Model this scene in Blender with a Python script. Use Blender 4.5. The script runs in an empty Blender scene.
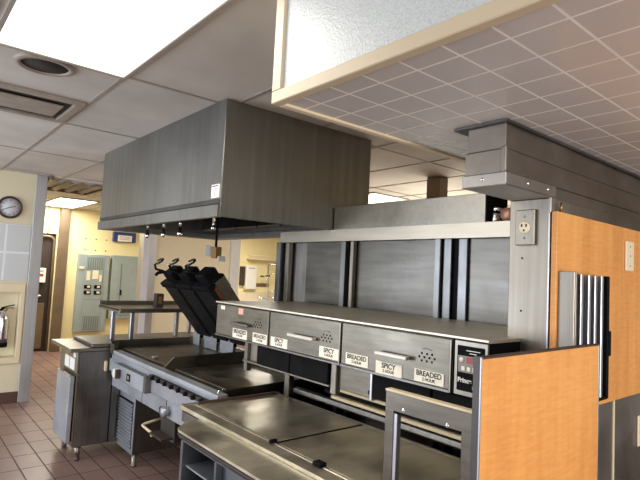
import bpy, bmesh, math, random
from mathutils import Vector, Matrix
random.seed(7)
SC = bpy.context.scene
COL = SC.collection
PI = math.pi
ABS = {}
UNIT, LIFT = 1.0, 0.0     # measuring unit of the block being built (the service line was measured in 0.9 m units from a datum .155 m above the floor)
ZF = -.155/.9             # floor level in service-line units
def units(on):
    global UNIT, LIFT
    UNIT, LIFT = (.9, .155) if on else (1.0, 0.0)
def W(p): return Vector((p[0]*UNIT, p[1]*UNIT, p[2]*UNIT+LIFT))

# ------------------------------------------------------------------ materials
def new_mat(name):
    m = bpy.data.materials.new(name); m.use_nodes = True
    nt = m.node_tree; nt.nodes.clear()
    out = nt.nodes.new('ShaderNodeOutputMaterial')
    b = nt.nodes.new('ShaderNodeBsdfPrincipled')
    nt.links.new(b.outputs[0], out.inputs[0])
    return m, nt, b

def coords(nt, scale=(1, 1, 1), loc=(0, 0, 0), kind='pos', swap=None):
    if kind == 'pos':
        g = nt.nodes.new('ShaderNodeNewGeometry'); src = g.outputs['Position']
    else:
        g = nt.nodes.new('ShaderNodeTexCoord'); src = g.outputs['Object']
    if swap:
        s = nt.nodes.new('ShaderNodeSeparateXYZ'); c = nt.nodes.new('ShaderNodeCombineXYZ')
        nt.links.new(src, s.inputs[0])
        for i, a in enumerate(swap):
            nt.links.new(s.outputs['XYZ'.index(a)], c.inputs[i])
        src = c.outputs[0]
    mp = nt.nodes.new('ShaderNodeMapping')
    mp.inputs['Scale'].default_value = scale; mp.inputs['Location'].default_value = loc
    nt.links.new(src, mp.inputs[0])
    return mp.outputs[0]

def noise(nt, vec, scale=1.0, detail=3, rough=.55):
    n = nt.nodes.new('ShaderNodeTexNoise'); n.inputs['Scale'].default_value = scale
    n.inputs['Detail'].default_value = detail; n.inputs['Roughness'].default_value = rough
    nt.links.new(vec, n.inputs['Vector'])
    return n.outputs['Fac']

def ramp(nt, fac, stops):
    r = nt.nodes.new('ShaderNodeValToRGB')
    e = r.color_ramp.elements
    while len(e) < len(stops): e.new(.5)
    for i, (p, c) in enumerate(stops):
        e[i].position = p; e[i].color = (*c, 1)
    nt.links.new(fac, r.inputs[0])
    return r.outputs[0]

def mrange(nt, fac, a, b, lo=0.3, hi=0.7):
    r = nt.nodes.new('ShaderNodeMapRange')
    r.inputs[1].default_value = lo; r.inputs[2].default_value = hi
    r.inputs[3].default_value = a; r.inputs[4].default_value = b
    nt.links.new(fac, r.inputs[0])
    return r.outputs[0]

def bump(nt, b, h, strength=.1, dist=.01):
    n = nt.nodes.new('ShaderNodeBump'); n.inputs['Strength'].default_value = strength
    n.inputs['Distance'].default_value = dist
    nt.links.new(h, n.inputs['Height']); nt.links.new(n.outputs[0], b.inputs['Normal'])

def hexc(r, g, b):
    f = lambda v: ((v/255+.055)/1.055)**2.4 if v > 10 else v/255/12.92
    return (f(r), f(g), f(b))

def mul(c, k): return tuple(min(1, v*k) for v in c)

def steel(name, col, rough=.3, streak=(60, 60, 1.5), var=.25, blotch=2.0, metallic=1.0, wav=0):
    m, nt, b = new_mat(name)
    n1 = noise(nt, coords(nt, streak), 1.0, 3)
    n2 = noise(nt, coords(nt), blotch, 4, .6)
    mx = nt.nodes.new('ShaderNodeMath'); mx.operation = 'ADD'
    nt.links.new(n1, mx.inputs[0]); nt.links.new(n2, mx.inputs[1])
    c = ramp(nt, mrange(nt, mx.outputs[0], 0, 1, .7, 1.3), [(0, mul(col, 1-var)), (1, mul(col, 1+var))])
    nt.links.new(c, b.inputs['Base Color'])
    b.inputs['Metallic'].default_value = metallic
    nt.links.new(mrange(nt, n2, rough*.8, rough*1.3), b.inputs['Roughness'])
    if wav:
        bump(nt, b, noise(nt, coords(nt), 7, 3, .5), wav, .02)
    else: bump(nt, b, n1, .06, .002)
    return m

def paint(name, col, rough=.5, var=.06, scale=3.0, metallic=0.0, spec=.5, bumpy=0):
    m, nt, b = new_mat(name)
    n = noise(nt, coords(nt), scale, 4)
    c = ramp(nt, n, [(.3, mul(col, 1-var)), (.7, mul(col, 1+var))])
    nt.links.new(c, b.inputs['Base Color'])
    b.inputs['Roughness'].default_value = rough; b.inputs['Metallic'].default_value = metallic
    b.inputs['Specular IOR Level'].default_value = spec
    if bumpy: bump(nt, b, noise(nt, coords(nt), 120, 2), bumpy, .004)
    return m

def emit(name, col, strength):
    m, nt, b = new_mat(name)
    b.inputs['Base Color'].default_value = (*col, 1)
    n = noise(nt, coords(nt), 30, 1)
    nt.links.new(ramp(nt, n, [(0, mul(col, .97)), (1, col)]), b.inputs['Emission Color'])
    b.inputs['Emission Strength'].default_value = strength
    return m

def tiles(name, pw, ph, off, c1, c2, grout, mortar, rough, swap=None, bstr=.4, dirt=.15, spec=.5, dscale=1.5):
    m, nt, b = new_mat(name)
    v = coords(nt, (1, 1, 1), (-off[0], -off[1], 0), swap=swap)
    t = nt.nodes.new('ShaderNodeTexBrick'); t.offset = 0; t.squash = 1
    t.inputs['Scale'].default_value = 1; t.inputs['Brick Width'].default_value = pw
    t.inputs['Row Height'].default_value = ph; t.inputs['Mortar Size'].default_value = mortar
    t.inputs['Mortar Smooth'].default_value = .1; t.inputs['Bias'].default_value = 0
    t.inputs['Color1'].default_value = (*c1, 1); t.inputs['Color2'].default_value = (*c2, 1)
    t.inputs['Mortar'].default_value = (*grout, 1)
    nt.links.new(v, t.inputs['Vector'])
    n = noise(nt, coords(nt), dscale, 5, .6)
    mx = nt.nodes.new('ShaderNodeMix'); mx.data_type = 'RGBA'; mx.blend_type = 'MULTIPLY'
    mx.inputs[0].default_value = 1
    nt.links.new(t.outputs['Color'], mx.inputs[6])
    nt.links.new(ramp(nt, n, [(.3, (1-dirt,)*3), (.7, (1, 1, 1))]), mx.inputs[7])
    nt.links.new(mx.outputs[2], b.inputs['Base Color'])
    nt.links.new(mrange(nt, t.outputs['Fac'], rough, min(1, rough+.35), 0, 1), b.inputs['Roughness'])
    b.inputs['Specular IOR Level'].default_value = spec
    inv = nt.nodes.new('ShaderNodeMath'); inv.operation = 'SUBTRACT'; inv.inputs[0].default_value = 1
    nt.links.new(t.outputs['Fac'], inv.inputs[1])
    bump(nt, b, inv.outputs[0], bstr, .003)
    return m

def wood(name):
    m, nt, b = new_mat(name)
    g = noise(nt, coords(nt, (14, 14, 1.2)), 1, 4)
    f = noise(nt, coords(nt, (16, 16, 110)), 1, 3, .6)
    w = noise(nt, coords(nt, (3, 3, 6)), 1, 2)
    a = nt.nodes.new('ShaderNodeMath'); a.operation = 'MULTIPLY_ADD'; a.inputs[1].default_value = .55
    nt.links.new(f, a.inputs[0]); nt.links.new(g, a.inputs[2])
    a2 = nt.nodes.new('ShaderNodeMath'); a2.operation = 'MULTIPLY_ADD'; a2.inputs[1].default_value = .3
    nt.links.new(w, a2.inputs[0]); nt.links.new(a.outputs[0], a2.inputs[2])
    c = ramp(nt, mrange(nt, a2.outputs[0], 0, 1, .65, 1.25), [(0, hexc(208, 138, 68)), (.5, hexc(226, 157, 82)), (1, hexc(238, 175, 104))])
    nt.links.new(c, b.inputs['Base Color'])
    b.inputs['Roughness'].default_value = .42
    return m

M = {}
M['hood'] = steel('brushed hood steel', (.26, .26, .25), .38, (22, 22, .6), .16, 1.0)
M['hood_dark'] = steel('dark greasy and shaded steel', (.12, .115, .11), .45, (8, 8, 8), .2)  # grease inside the hood, also painted shade on bulkhead flange and hood lip
M['steel'] = steel('stainless steel', (.26, .238, .20), .34, (3, 30, 30), .12, 2.0)
M['steel_v'] = steel('vertical brushed steel', (.27, .24, .20), .34, (50, 50, 2), .15, 2.0)
M['steel_top'] = steel('worn steel top', (.66, .60, .47), .38, (5, 16, 16), .18, 4, 1.0, .12)
M['steel_front'] = steel('grill front steel', (.42, .445, .485), .42, (3, 40, 40), .10, 3, .65)
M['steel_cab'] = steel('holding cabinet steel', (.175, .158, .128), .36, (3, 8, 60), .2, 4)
M['steel_dark'] = steel('dark stainless', (.22, .21, .195), .36, (40, 40, 3), .2, 3)
M['steel_panel'] = steel('pass panel steel', (.125, .117, .104), .32, (3, 3, 30), .22, 3)
M['beam'] = steel('bulkhead steel', (.22, .19, .16), .36, (6, 6, 10), .2, 5)
M['header'] = steel('pale header steel', (.42, .375, .305), .45, (3, 3, 40), .08, 2)
M['steel_blue'] = steel('dark blue steel', (.20, .215, .235), .4, (3, 30, 30), .12, 3)  # darker, bluish steel for the cubby unit
M['steel_soft'] = steel('satin corner steel', (.44, .44, .44), .42, (50, 50, 2), .12, 2, .55)
M['handle_pale'] = paint('pale satin handle', hexc(206, 200, 190), .35, .05, 12, .3)
M['collar'] = steel('collar steel', (.34, .31, .28), .36, (6, 6, 10), .12, 5)
M['post_steel'] = steel('post steel', (.19, .19, .19), .34, (50, 50, 3), .12, 3)
M['cladding'] = steel('lower cladding steel', (.30, .28, .255), .4, (6, 6, 4), .12, 3)
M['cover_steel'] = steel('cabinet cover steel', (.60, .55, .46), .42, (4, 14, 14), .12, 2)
M['chrome'] = steel('polished chrome', (.8, .8, .82), .15, (5, 5, 5), .05)
M['griddle'] = steel('griddle plate', (.27, .24, .185), .36, (20, 4, 4), .3, 6)
M['black'] = paint('black coating', (.007, .007, .008), .6, .3, 12, 0, .05)
M['black_gloss'] = paint('black gloss', (.006, .006, .008), .15, .2)
M['platen'] = paint('black nonstick platen', (.008, .008, .009), .55, .5, 18, 0, .15)
_m = M['platen']; bump(_m.node_tree, [n for n in _m.node_tree.nodes if n.type == 'BSDF_PRINCIPLED'][0], noise(_m.node_tree, coords(_m.node_tree, (60, 60, 22)), 1, 4, .65), .7, .012)
M['platen_side'] = paint('stained platen side', hexc(92, 84, 72), .55, .25, 14, .3)
M['burnt'] = paint('burnt brown grease', hexc(96, 58, 24), .6, .3, 20)
M['brown'] = paint('dark brown edge', hexc(62, 46, 38), .6, .2, 15)
M['wood'] = wood('maple laminate')
M['wood_edge'] = paint('laminate edge', hexc(214, 160, 104), .5, .06, 8)
M['cream'] = paint('cream paint', hexc(226, 210, 178), .5, .03)
M['transom'] = paint('transom frame', hexc(206, 190, 160), .5, .03)
M['cream_wall'] = paint('cream wall', hexc(220, 210, 180), .6, .04, 1.5)
M['cream_rail'] = paint('ivory rail', hexc(230, 212, 172), .4, .06, 8)
M['yellow'] = paint('yellow wall', hexc(240, 226, 172), .6, .03, 1.5)
M['tan_wall'] = paint('tan wall', hexc(240, 228, 194), .6, .04, 1.5)
M['white'] = paint('white plastic', hexc(232, 230, 222), .4, .03)
M['card'] = paint('white card', hexc(244, 236, 218), .6, .03, 40)
M['pink'] = paint('pink sticker', hexc(230, 170, 150), .6, .05, 40)
M['ink'] = paint('black ink', (.03, .03, .03), .7, .1)
M['ivory'] = paint('ivory plate', hexc(238, 222, 188), .4, .03)
M['panelgreen'] = paint('grey green enamel', hexc(150, 162, 160), .5, .06, 4)
M['panelgreen_d'] = paint('dark grey green enamel', hexc(116, 128, 124), .5, .06, 4)
M['doorbrown'] = paint('dark doorway', hexc(48, 36, 28), .6, .25, 4)
M['framebrown'] = paint('brown door frame', hexc(118, 100, 80), .4, .15, 4, .3)
M['blue'] = paint('blue plastic', hexc(40, 60, 120), .4, .08)
M['red'] = paint('red display', hexc(150, 16, 18), .3, .1)
M['clock_rim'] = paint('maroon clock rim', hexc(58, 34, 38), .35, .1)
M['clock_face'] = paint('clock face', hexc(214, 214, 220), .5, .02)
M['grey_fin'] = steel('aluminium fin', (.58, .58, .62), .35, (50, 50, 3), .06)
M['navy'] = paint('dark navy liner', hexc(22, 26, 40), .5, .1)
M['tee'] = paint('ceiling tee', hexc(158, 150, 140), .5, .06, 10)
M['vent_grey'] = paint('vent enamel', hexc(150, 140, 128), .5, .15, 10)
M['vent_dark'] = paint('dark vent', hexc(48, 42, 36), .8, .2, 20)
M['ceil'] = paint('ceiling tile', hexc(200, 195, 187), .75, .15, 1.6, 0, .3)
M['light'] = emit('lit diffuser', (1.0, .955, .87), 2.4)
M['light_far'] = emit('far lit diffuser', (1.0, .95, .86), 3)
M['pale'] = paint('pale blue white panel', hexc(226, 230, 240), .6, .03)
M['brass'] = paint('brass fitting', hexc(170, 140, 90), .35, .1, 9, .8)
M['rust'] = paint('copper coil', hexc(170, 130, 104), .45, .2, 20, .6)
M['floor'] = tiles('quarry tile floor', .165, .305, (1.205, 4.985), hexc(158, 128, 118), hexc(146, 117, 108), hexc(92, 74, 68), .005, .36, None, .3, .25)
M['soffit'] = tiles('glossy ceiling tile', .1233, .1233, (1.0845, .4383), hexc(208, 203, 199), hexc(203, 198, 194), hexc(246, 242, 235), .0035, .22, None, .25, .08)
M['walltile'] = tiles('white wall tile', .245, .31, (.955, 1.0), hexc(205, 208, 208), hexc(200, 204, 204), hexc(232, 234, 236), .012, .3, 'XZY', .5, .06)
M['basetile'] = tiles('brown base tile', .2, .2, (0, -.05), hexc(92, 66, 58), hexc(84, 60, 53), hexc(60, 46, 42), .006, .4, 'XZY', .3, .2)

# frosted glass
m, nt, b = new_mat('pebbled frosted glass')
b.inputs['Base Color'].default_value = (*hexc(216, 226, 226), 1)
b.inputs['Roughness'].default_value = .35; b.inputs['Transmission Weight'].default_value = .12
vor = nt.nodes.new('ShaderNodeTexVoronoi'); vor.inputs['Scale'].default_value = 170
nt.links.new(coords(nt), vor.inputs['Vector'])
nt.links.new(ramp(nt, vor.outputs['Distance'], [(0, hexc(228, 232, 230)), (.8, hexc(204, 210, 209))]), b.inputs['Base Color'])
bump(nt, b, vor.outputs['Distance'], .4, .002)
M['frost'] = m

# ------------------------------------------------------------------ mesh helpers
class MB:
    def __init__(s): s.bm = bmesh.new()
    def add(s, bm2):
        me = bpy.data.meshes.new('tmp'); bm2.to_mesh(me); bm2.free()
        s.bm.from_mesh(me); bpy.data.meshes.remove(me); return s
    def box(s, x0, x1, y0, y1, z0, z1, bev=.002, rot=None, pivot=None, seg=1):
        b = bmesh.new(); bmesh.ops.create_cube(b, size=1)
        c = Vector(((x0+x1)/2, (y0+y1)/2, (z0+z1)/2))
        d = (abs(x1-x0), abs(y1-y0), abs(z1-z0))
        for v in b.verts: v.co = Vector((v.co.x*d[0], v.co.y*d[1], v.co.z*d[2])) + c
        bev = min(bev, min(d)*.4)
        if bev > 0:
            bmesh.ops.bevel(b, geom=b.edges[:], offset=bev, segments=seg, affect='EDGES', profile=.5)
        if rot is not None:
            p = Vector(pivot) if pivot is not None else c
            for v in b.verts: v.co = rot @ (v.co-p) + p
        return s.add(b)
    def prism(s, pts, vec, bev=0):
        b = bmesh.new(); vec = Vector(vec)
        f = b.faces.new([b.verts.new(p) for p in pts])
        r = bmesh.ops.extrude_face_region(b, geom=[f])
        for v in [g for g in r['geom'] if isinstance(g, bmesh.types.BMVert)]: v.co += vec
        bmesh.ops.recalc_face_normals(b, faces=b.faces[:])
        if bev: bmesh.ops.bevel(b, geom=b.edges[:], offset=bev, segments=1, affect='EDGES', profile=.5)
        return s.add(b)
    def tube(s, pts, r, seg=10, closed=False):
        b = bmesh.new(); pts = [Vector(p) for p in pts]; n = len(pts); rings = []
        up = Vector((0, 0, 1)); prev = None
        for i, p in enumerate(pts):
            if closed: t = pts[(i+1) % n]-pts[i-1]
            else: t = pts[min(i+1, n-1)]-pts[max(i-1, 0)]
            t.normalize()
            if prev is None:
                a = t.cross(up)
                if a.length < .05: a = t.cross(Vector((1, 0, 0)))
            else: a = prev - t*prev.dot(t)
            a.normalize(); prev = a; c = t.cross(a)
            rr = r[i] if isinstance(r, (list, tuple)) else r
            rings.append([b.verts.new(p+(a*math.cos(2*PI*k/seg)+c*math.sin(2*PI*k/seg))*rr) for k in range(seg)])
        for i in range(n if closed else n-1):
            A, B = rings[i], rings[(i+1) % n]
            for k in range(seg): b.faces.new((A[k], A[(k+1) % seg], B[(k+1) % seg], B[k]))
        if not closed:
            b.faces.new(rings[0]); b.faces.new(rings[-1])
        bmesh.ops.recalc_face_normals(b, faces=b.faces[:])
        for f in b.faces: f.smooth = len(f.verts) == 4
        return s.add(b)
    def lathe(s, prof, origin, axis='z', seg=28):
        b = bmesh.new(); rings = []
        def mp(r, h, a):
            u, v = r*math.cos(a), r*math.sin(a)
            o = Vector(origin)
            if axis == 'z': return o+Vector((u, v, h))
            if axis == 'y': return o+Vector((u, h, v))
            return o+Vector((h, u, v))
        for r, h in prof:
            if r < 1e-6: rings.append([b.verts.new(mp(0, h, 0))])
            else: rings.append([b.verts.new(mp(r, h, 2*PI*k/seg)) for k in range(seg)])
        for A, B in zip(rings, rings[1:]):
            for k in range(seg):
                if len(A) == 1 and len(B) > 1: b.faces.new((A[0], B[(k+1) % seg], B[k]))
                elif len(B) == 1 and len(A) > 1: b.faces.new((A[k], A[(k+1) % seg], B[0]))
                elif len(A) > 1: b.faces.new((A[k], A[(k+1) % seg], B[(k+1) % seg], B[k]))
        bmesh.ops.recalc_face_normals(b, faces=b.faces[:])
        for f in b.faces: f.smooth = True
        return s.add(b)
    def quad(s, pts):
        b = bmesh.new(); b.faces.new([b.verts.new(p) for p in pts]); return s.add(b)
    def text(s, txt, size, origin, ux, uy, align='CENTER', ex=.0004, bold=0):
        cu = bpy.data.curves.new('txt', 'FONT'); cu.body = txt; cu.size = size
        cu.align_x = align; cu.align_y = 'CENTER'; cu.extrude = ex; cu.offset = bold
        o = bpy.data.objects.new('txt', cu); COL.objects.link(o)
        dg = bpy.context.evaluated_depsgraph_get(); dg.update()
        me = bpy.data.meshes.new_from_object(o.evaluated_get(dg))
        ux = Vector(ux).normalized(); uy = Vector(uy).normalized(); uz = ux.cross(uy)
        mt = Matrix((ux, uy, uz)).transposed().to_4x4(); mt.translation = Vector(origin)
        me.transform(mt); s.bm.from_mesh(me)
        bpy.data.objects.remove(o); bpy.data.curves.remove(cu); bpy.data.meshes.remove(me)
        return s
    def build(s, name, mat, parent=None, label=None):
        bm = s.bm
        for v in bm.verts: v.co = W(v.co)
        co = [v.co for v in bm.verts]
        lo = [min(c[i] for c in co) for i in range(3)]; hi = [max(c[i] for c in co) for i in range(3)]
        c = Vector(((lo[0]+hi[0])/2, (lo[1]+hi[1])/2, lo[2]))
        for v in bm.verts: v.co -= c
        me = bpy.data.meshes.new(name); bm.to_mesh(me); bm.free()
        me.materials.append(M[mat] if isinstance(mat, str) else mat)
        o = bpy.data.objects.new(name, me); COL.objects.link(o)
        ABS[o.name] = c
        if parent is not None:
            o.parent = parent; o.location = c - ABS[parent.name]
        else: o.location = c
        if label: o['label'] = label
        return o

def thing(name, label, cat, loc, group=None):
    o = bpy.data.objects.new(name, None); COL.objects.link(o)
    o.empty_display_size = .05
    o.location = W(loc); ABS[o.name] = W(loc)
    o['label'] = label; o['category'] = cat
    if group: o['group'] = group
    return o
def tag(o, label, cat, group=None):
    o['label'] = label; o['category'] = cat
    if group: o['group'] = group
    return o
def struct(o): o['kind'] = 'structure'; return o
def B(*a, **k): return MB().box(*a, **k)

CZ = 2.5      # kitchen ceiling
CT_ = (CZ-.155)/.9   # the same ceiling in service-line units
SZ = 2.12     # tiled soffit

# ------------------------------------------------------------------ room shell
struct(B(-3, 8, -3.5, 11, -.1, 0, bev=0).build('floor', 'floor'))
ceil = struct(B(-3, 8, -3.5, 11, CZ, CZ+.08, bev=0).build('ceiling', 'ceil'))
tg = MB()
for k in range(-6, 12):
    x = .845+.61*k
    if -3 < x < 8: tg.box(x-.010, x+.010, -3.4, 9.78, CZ-.006, CZ+.001, bev=0)
for k in range(-5, 7):
    y = 2.61+1.21*k
    if -3.4 < y < 9.7: tg.box(-2.9, 7.9, y-.010, y+.010, CZ-.005, CZ+.001, bev=0)
tg.build('ceiling_grid', 'tee', ceil)
units(1)
struct(B(.965, 7, -3.4, 1.40, SZ, SZ+.03, bev=0).build('ceiling_soffit', 'soffit'))
struct(B(.981, 7, 1.395, 1.425, SZ-.008, CT_, bev=.003).build('trim_1', 'cream'))

# frosted transom along the soffit edge
w = MB()
w.box(.945, .980, -2.6, 1.425, SZ-.008, SZ+.034, bev=.003)
w.box(.945, .980, 1.375, 1.425, SZ+.034, CT_, bev=.003)
win = struct(w.build('window_1', 'transom'))
B(.956, .964, -2.6, 1.375, SZ+.034, CT_, bev=0).build('frosted_pane', 'frost', win)
units(0)

# left wall (faces the camera) with recess for the extinguisher
YL = 6.43
w = MB()
w.box(-3, .72, YL, YL+.16, 0, CZ, bev=0)
w.box(.72, 1.145, YL, YL+.16, 1.19, CZ, bev=0)
w.box(.72, 1.145, YL, YL+.16, 0, .49, bev=0)
w.box(1.145, 1.20, YL, YL+.16, 0, CZ, bev=0)
w.box(.72, 1.145, YL+.12, YL+.16, .49, 1.19, bev=0)
wl = struct(w.build('wall_left', 'cream_wall'))
B(-3, 1.195, YL-.012, YL, 1.315, 1.93, bev=.004).build('tile_panel', 'walltile', wl)
struct(B(-3, 1.2, YL-.015, YL, 0, .12, bev=.003).build('baseboard_left', 'basetile'))
struct(B(1.20, 1.315, YL-.02, YL+.16, 0, CZ, bev=.004).build('trim_2', 'steel_soft'))
struct(B(1.20, 1.28, YL+.16, 9.8, 0, CZ, bev=0).build('wall_side', 'tan_wall'))
# far wall with doorway
w = MB()
w.box(1.28, 1.72, 9.8, 9.95, 0, CZ, bev=0); w.box(1.72, 2.22, 9.8, 9.95, 2.02, CZ, bev=0)
w.box(2.22, 8, 9.8, 9.95, 0, CZ, bev=0)
wf = struct(w.build('wall_far', 'yellow'))
struct(B(2.24, 2.40, 9.72, 9.8, 0, CZ-.002, bev=.01).build('trim_3', 'framebrown'))

door = struct(B(1.72, 2.22, 9.86, 9.92, 0, 2.02, bev=.004).build('door_1', 'doorbrown'))
w = MB(); pts = [(2.2, 9.80, 0.02)]
for i in range(9):
    a = PI/2*i/8; pts.append((2.10+.09*math.cos(a), 9.80, 1.88+.09*math.sin(a)))
pts.append((1.74, 9.80, 1.97)); w.tube(pts, .022, 8); w.build('door_gasket', 'framebrown', door)
B(1.98, 2.06, 9.80, 9.86, .92, .96, bev=.01).build('door_handle', 'chrome', door)
B(1.74, 2.12, 9.83, 9.86, .05, .82, bev=.004).build('kick_panel', 'framebrown', door)
# nearer stretch of wall behind the grill
struct(B(3.06, 4.33, 7.5, 7.62, 0, CZ, bev=0).build('wall_middle', 'tan_wall'))
struct(B(2.86, 3.06, 7.44, 7.64, 0, CZ, bev=.006).build('trim_4', 'steel_soft'))
B(2.855, 2.95, 7.434, 7.442, 0, CZ-.001, bev=.001).build('pale_strip', 'pale', bpy.data.objects['trim_4'])
struct(B(4.33, 4.50, 7.44, 7.64, 0, CZ, bev=.006).build('trim_5', 'white'))
struct(B(7.9, 8, -3.5, 9.8, 0, CZ, bev=0).build('wall_back', 'cream_wall'))

# ------------------------------------------------------------------ steel bulkhead, pillar and right wall
units(1)
w = MB()
w.box(1.609, 7, .9475, 1.10, 2.02, SZ-.01, bev=.002)
w.box(1.604, 7, .945, 1.108, 1.934, 2.02, bev=.003)
wb = struct(w.build('wall_bulkhead', 'beam'))
B(1.588, 7, .934, 1.15, SZ-.011, SZ-.001, bev=.001).build('top_flange', 'hood_dark', wb)  # dark steel puts the shadow under the flange into its colour
w = MB(); w.box(1.598, 1.965, .937, 1.115, 1.89, 1.936, bev=.003); w.box(1.925, 1.965, .937, .945, 1.83, 1.89, bev=.002)
w.build('lower_collar', 'collar', wb)
w = MB(); w.box(1.598, 1.622, .939, .96, 1.936, 2.025, bev=.003); w.build('corner_strip', 'steel_v', wb)
w = MB()
for x in (1.75, 1.90): w.lathe([(0, -.004), (.006, -.002), (.007, 0)], (x, .937, 1.915), 'y', 10)
for y in (1.03,): w.lathe([(0, -.004), (.006, -.002), (.007, 0)], (1.598, y, 1.915), 'x', 10)
w.build('rivet', 'chrome', wb)
w = B(1.945, 2.5, .948, 1.118, ZF, 1.89, bev=.003)
pil = struct(w.build('wall_pillar', 'steel_v'))
B(1.938, 1.952, .946, .953, ZF, 1.89, bev=.001).build('edge_strip', 'grey_fin', pil)
w = MB()
for z in (1.655, 1.445, 1.50): 
    if z != 1.50: w.lathe([(0, -.002), (.004, -.001), (.004, 0)], (1.945, 1.06, z), 'x', 10)
w.build('screw_hole', 'black', pil)
w = B(1.966, 7, .95, 1.1, ZF, SZ-.02, bev=0)
wr = struct(w.build('wall_right', 'beam'))
w = B(1.97, 7, .937, .95, ZF, 1.06, bev=.002); w.build('lower_cladding', 'cladding', wr)
B(2.538, 2.552, .932, .938, ZF, 1.056, bev=.001).build('seam_strip', 'cream', wr)
# wood wall panel
tag(B(1.932, 5.5, .915, .937, 1.06, 1.835, bev=.002).build('wall_panel', 'wood'),
    'large orange maple laminate panel fixed to the steel wall at right', 'wall panel')
# outlets and plates
t = thing('power_outlet', 'steel plate with single round socket on the stainless pillar', 'outlet', (1.945, 1.045, 1.706))
w = MB(); w.box(1.930, 1.945, 1.004, 1.085, 1.706, 1.848, bev=.003)
w.build('cover_plate', 'steel', t)
w = MB(); w.lathe([(0, -.005), (.020, -.005), (.024, -.002), (.024, 0)], (1.930, 1.045, 1.777), 'x', 24)
so = w.build('socket', 'ivory', t)
w = MB(); w.box(1.9235, 1.926, 1.052, 1.057, 1.778, 1.79, bev=0); w.box(1.9235, 1.926, 1.033, 1.038, 1.778, 1.79, bev=0)
w.lathe([(0, -.001), (.004, -.001), (.004, 0)], (1.925, 1.045, 1.765), 'x', 10)
w.build('slot', 'black', so)
w = MB()
for z in (1.82, 1.735): MB().lathe([(0, -.003), (.004, -.002), (.005, 0)], (1.930, 1.045, z), 'x', 10).build('screw', 'steel_dark', t)
t = thing('blank_plate', 'ivory blank wall plate on the orange laminate panel', 'wall plate', (2.69, .915, 1.637))
B(2.595, 2.69, .907, .915, 1.637, 1.775, bev=.003).build('cover_plate', 'ivory', t)
w = MB()
for z in (1.75, 1.706, 1.66): MB().lathe([(0, -.002), (.004, -.001), (.004, 0)], (2.642, .907, z), 'y', 10).build('screw', 'steel_dark', t)
t = thing('power_outlet', 'double outlet on the steel cladding below the orange panel', 'outlet', (2.9, .937, .80))
B(2.83, 2.96, .927, .937, .80, .945, bev=.003).build('cover_plate', 'ivory', t)
w = MB()
for z in (.84, .905): w.lathe([(0, -.004), (.024, -.004), (.026, 0)], (2.88, .927, z), 'y', 18)
w.build('socket', 'black', t)
tag(MB().tube([(1.985, .93, 1.84), (1.985, .925, 1.865), (1.995, .93, 1.872), (2.005, .935, 1.86), (2.005, .935, 1.84)], .005, 8).build('wall_hook', 'brass'),
    'small brass hook at top left corner of the orange panel', 'hook')

# slotted rack on the wood panel
t = thing('slotted_rack', 'steel rack with upright dark slots mounted on the orange panel', 'rack', (2.13, .89, 1.12))
B(1.945, 1.957, .853, .915, 1.12, 1.607, bev=.002).build('side_plate', 'steel_v', t)
B(1.957, 1.972, .853, .862, 1.12, 1.607, bev=.002).build('front_flange', 'steel_v', t)
B(1.957, 2.255, .895, .914, 1.115, 1.60, bev=.001).build('back_liner', 'navy', t)
for x in (2.012, 2.080, 2.137, 2.197):
    B(x-.010, x+.010, .853, .895, 1.12, 1.60, bev=.002).build('divider_fin', 'grey_fin', t)
w = MB(); w.box(2.242, 2.262, .85, .914, 1.11, 1.60, bev=.003); w.box(2.248, 2.27, .845, .87, 1.28, 1.38, bev=.003)
w.build('end_plate', 'black', t)
B(1.957, 2.255, .853, .895, 1.108, 1.12, bev=.001).build('base_plate', 'black', t)

# near partition
t = thing('partition', 'low orange maple laminate partition at the near end of the counter', 'partition', (1.54, .765, ZF))
B(1.180, 1.90, .748, .766, ZF, 1.353, bev=.001).build('laminate_board', 'wood', t)
B(1.180, 1.905, .747, .768, 1.353, 1.358, bev=.001).build('top_edge', 'brown', t)
B(1.1765, 1.181, .747, .769, ZF, 1.360, bev=.002).build('end_channel', 'hood_dark', t)
B(1.175, 1.183, .7445, .7485, ZF, 1.360, bev=.002).build('edge_strip', 'grey_fin', t)
B(1.90, 1.907, .747, .769, ZF, 1.358, bev=.002).build('edge_strip', 'steel_dark', t)
B(1.182, 1.90, .766, .769, ZF, 1.352, bev=0).build('rear_sheet', 'steel_dark', t)  # unseen sheet added to keep orange out of the upright frame's reflections

# ------------------------------------------------------------------ pass-through wall
XP = 2.44
t = thing('pass_through_frame', 'stainless pass-through frame with sliding steel panels behind the holding cabinets', 'pass-through', (XP, 2.3, ZF))
h = MB(); h.prism([(XP-.02, 0, 1.79), (XP-.02, 0, 1.872), (XP+.25, 0, 1.872), (XP+.25, 0, 1.79)], (0, 2.28, 0))
for v in h.bm.verts: v.co.y += 1.12
h.build('header', 'header', t)
def post(y0, y1, x0=XP-.01, x1=XP+.03, mt='post_steel'):
    B(x0, x1, y0, y1, ZF, 1.79, bev=.003).build('post', mt, t)
post(3.375, 3.43, XP-.03, XP+.05); post(3.30, 3.345, XP, XP+.04, 'steel_v')
post(2.63, 2.675); post(2.56, 2.59, XP, XP+.035, 'steel_v'); post(1.825, 1.865)
post(1.765, 1.818, XP+.012, XP+.034, 'post_steel'); post(1.665, 1.722, XP+.02, XP+.036, 'post_steel')
B(XP+.034, XP+.039, 1.722, 1.765, ZF, 1.79, bev=0).build('shadow_gap', 'black', t)
for y0, y1, x in ((3.09, 3.32, XP+.055), (2.66, 3.12, XP+.04), (1.84, 2.60, XP+.04), (1.10, 1.80, XP+.04)):
    B(x, x+.012, y0, y1, ZF, 1.79, bev=.002).build('sliding_panel', 'steel_panel' if x < XP+.05 else 'steel_dark', t)
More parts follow.
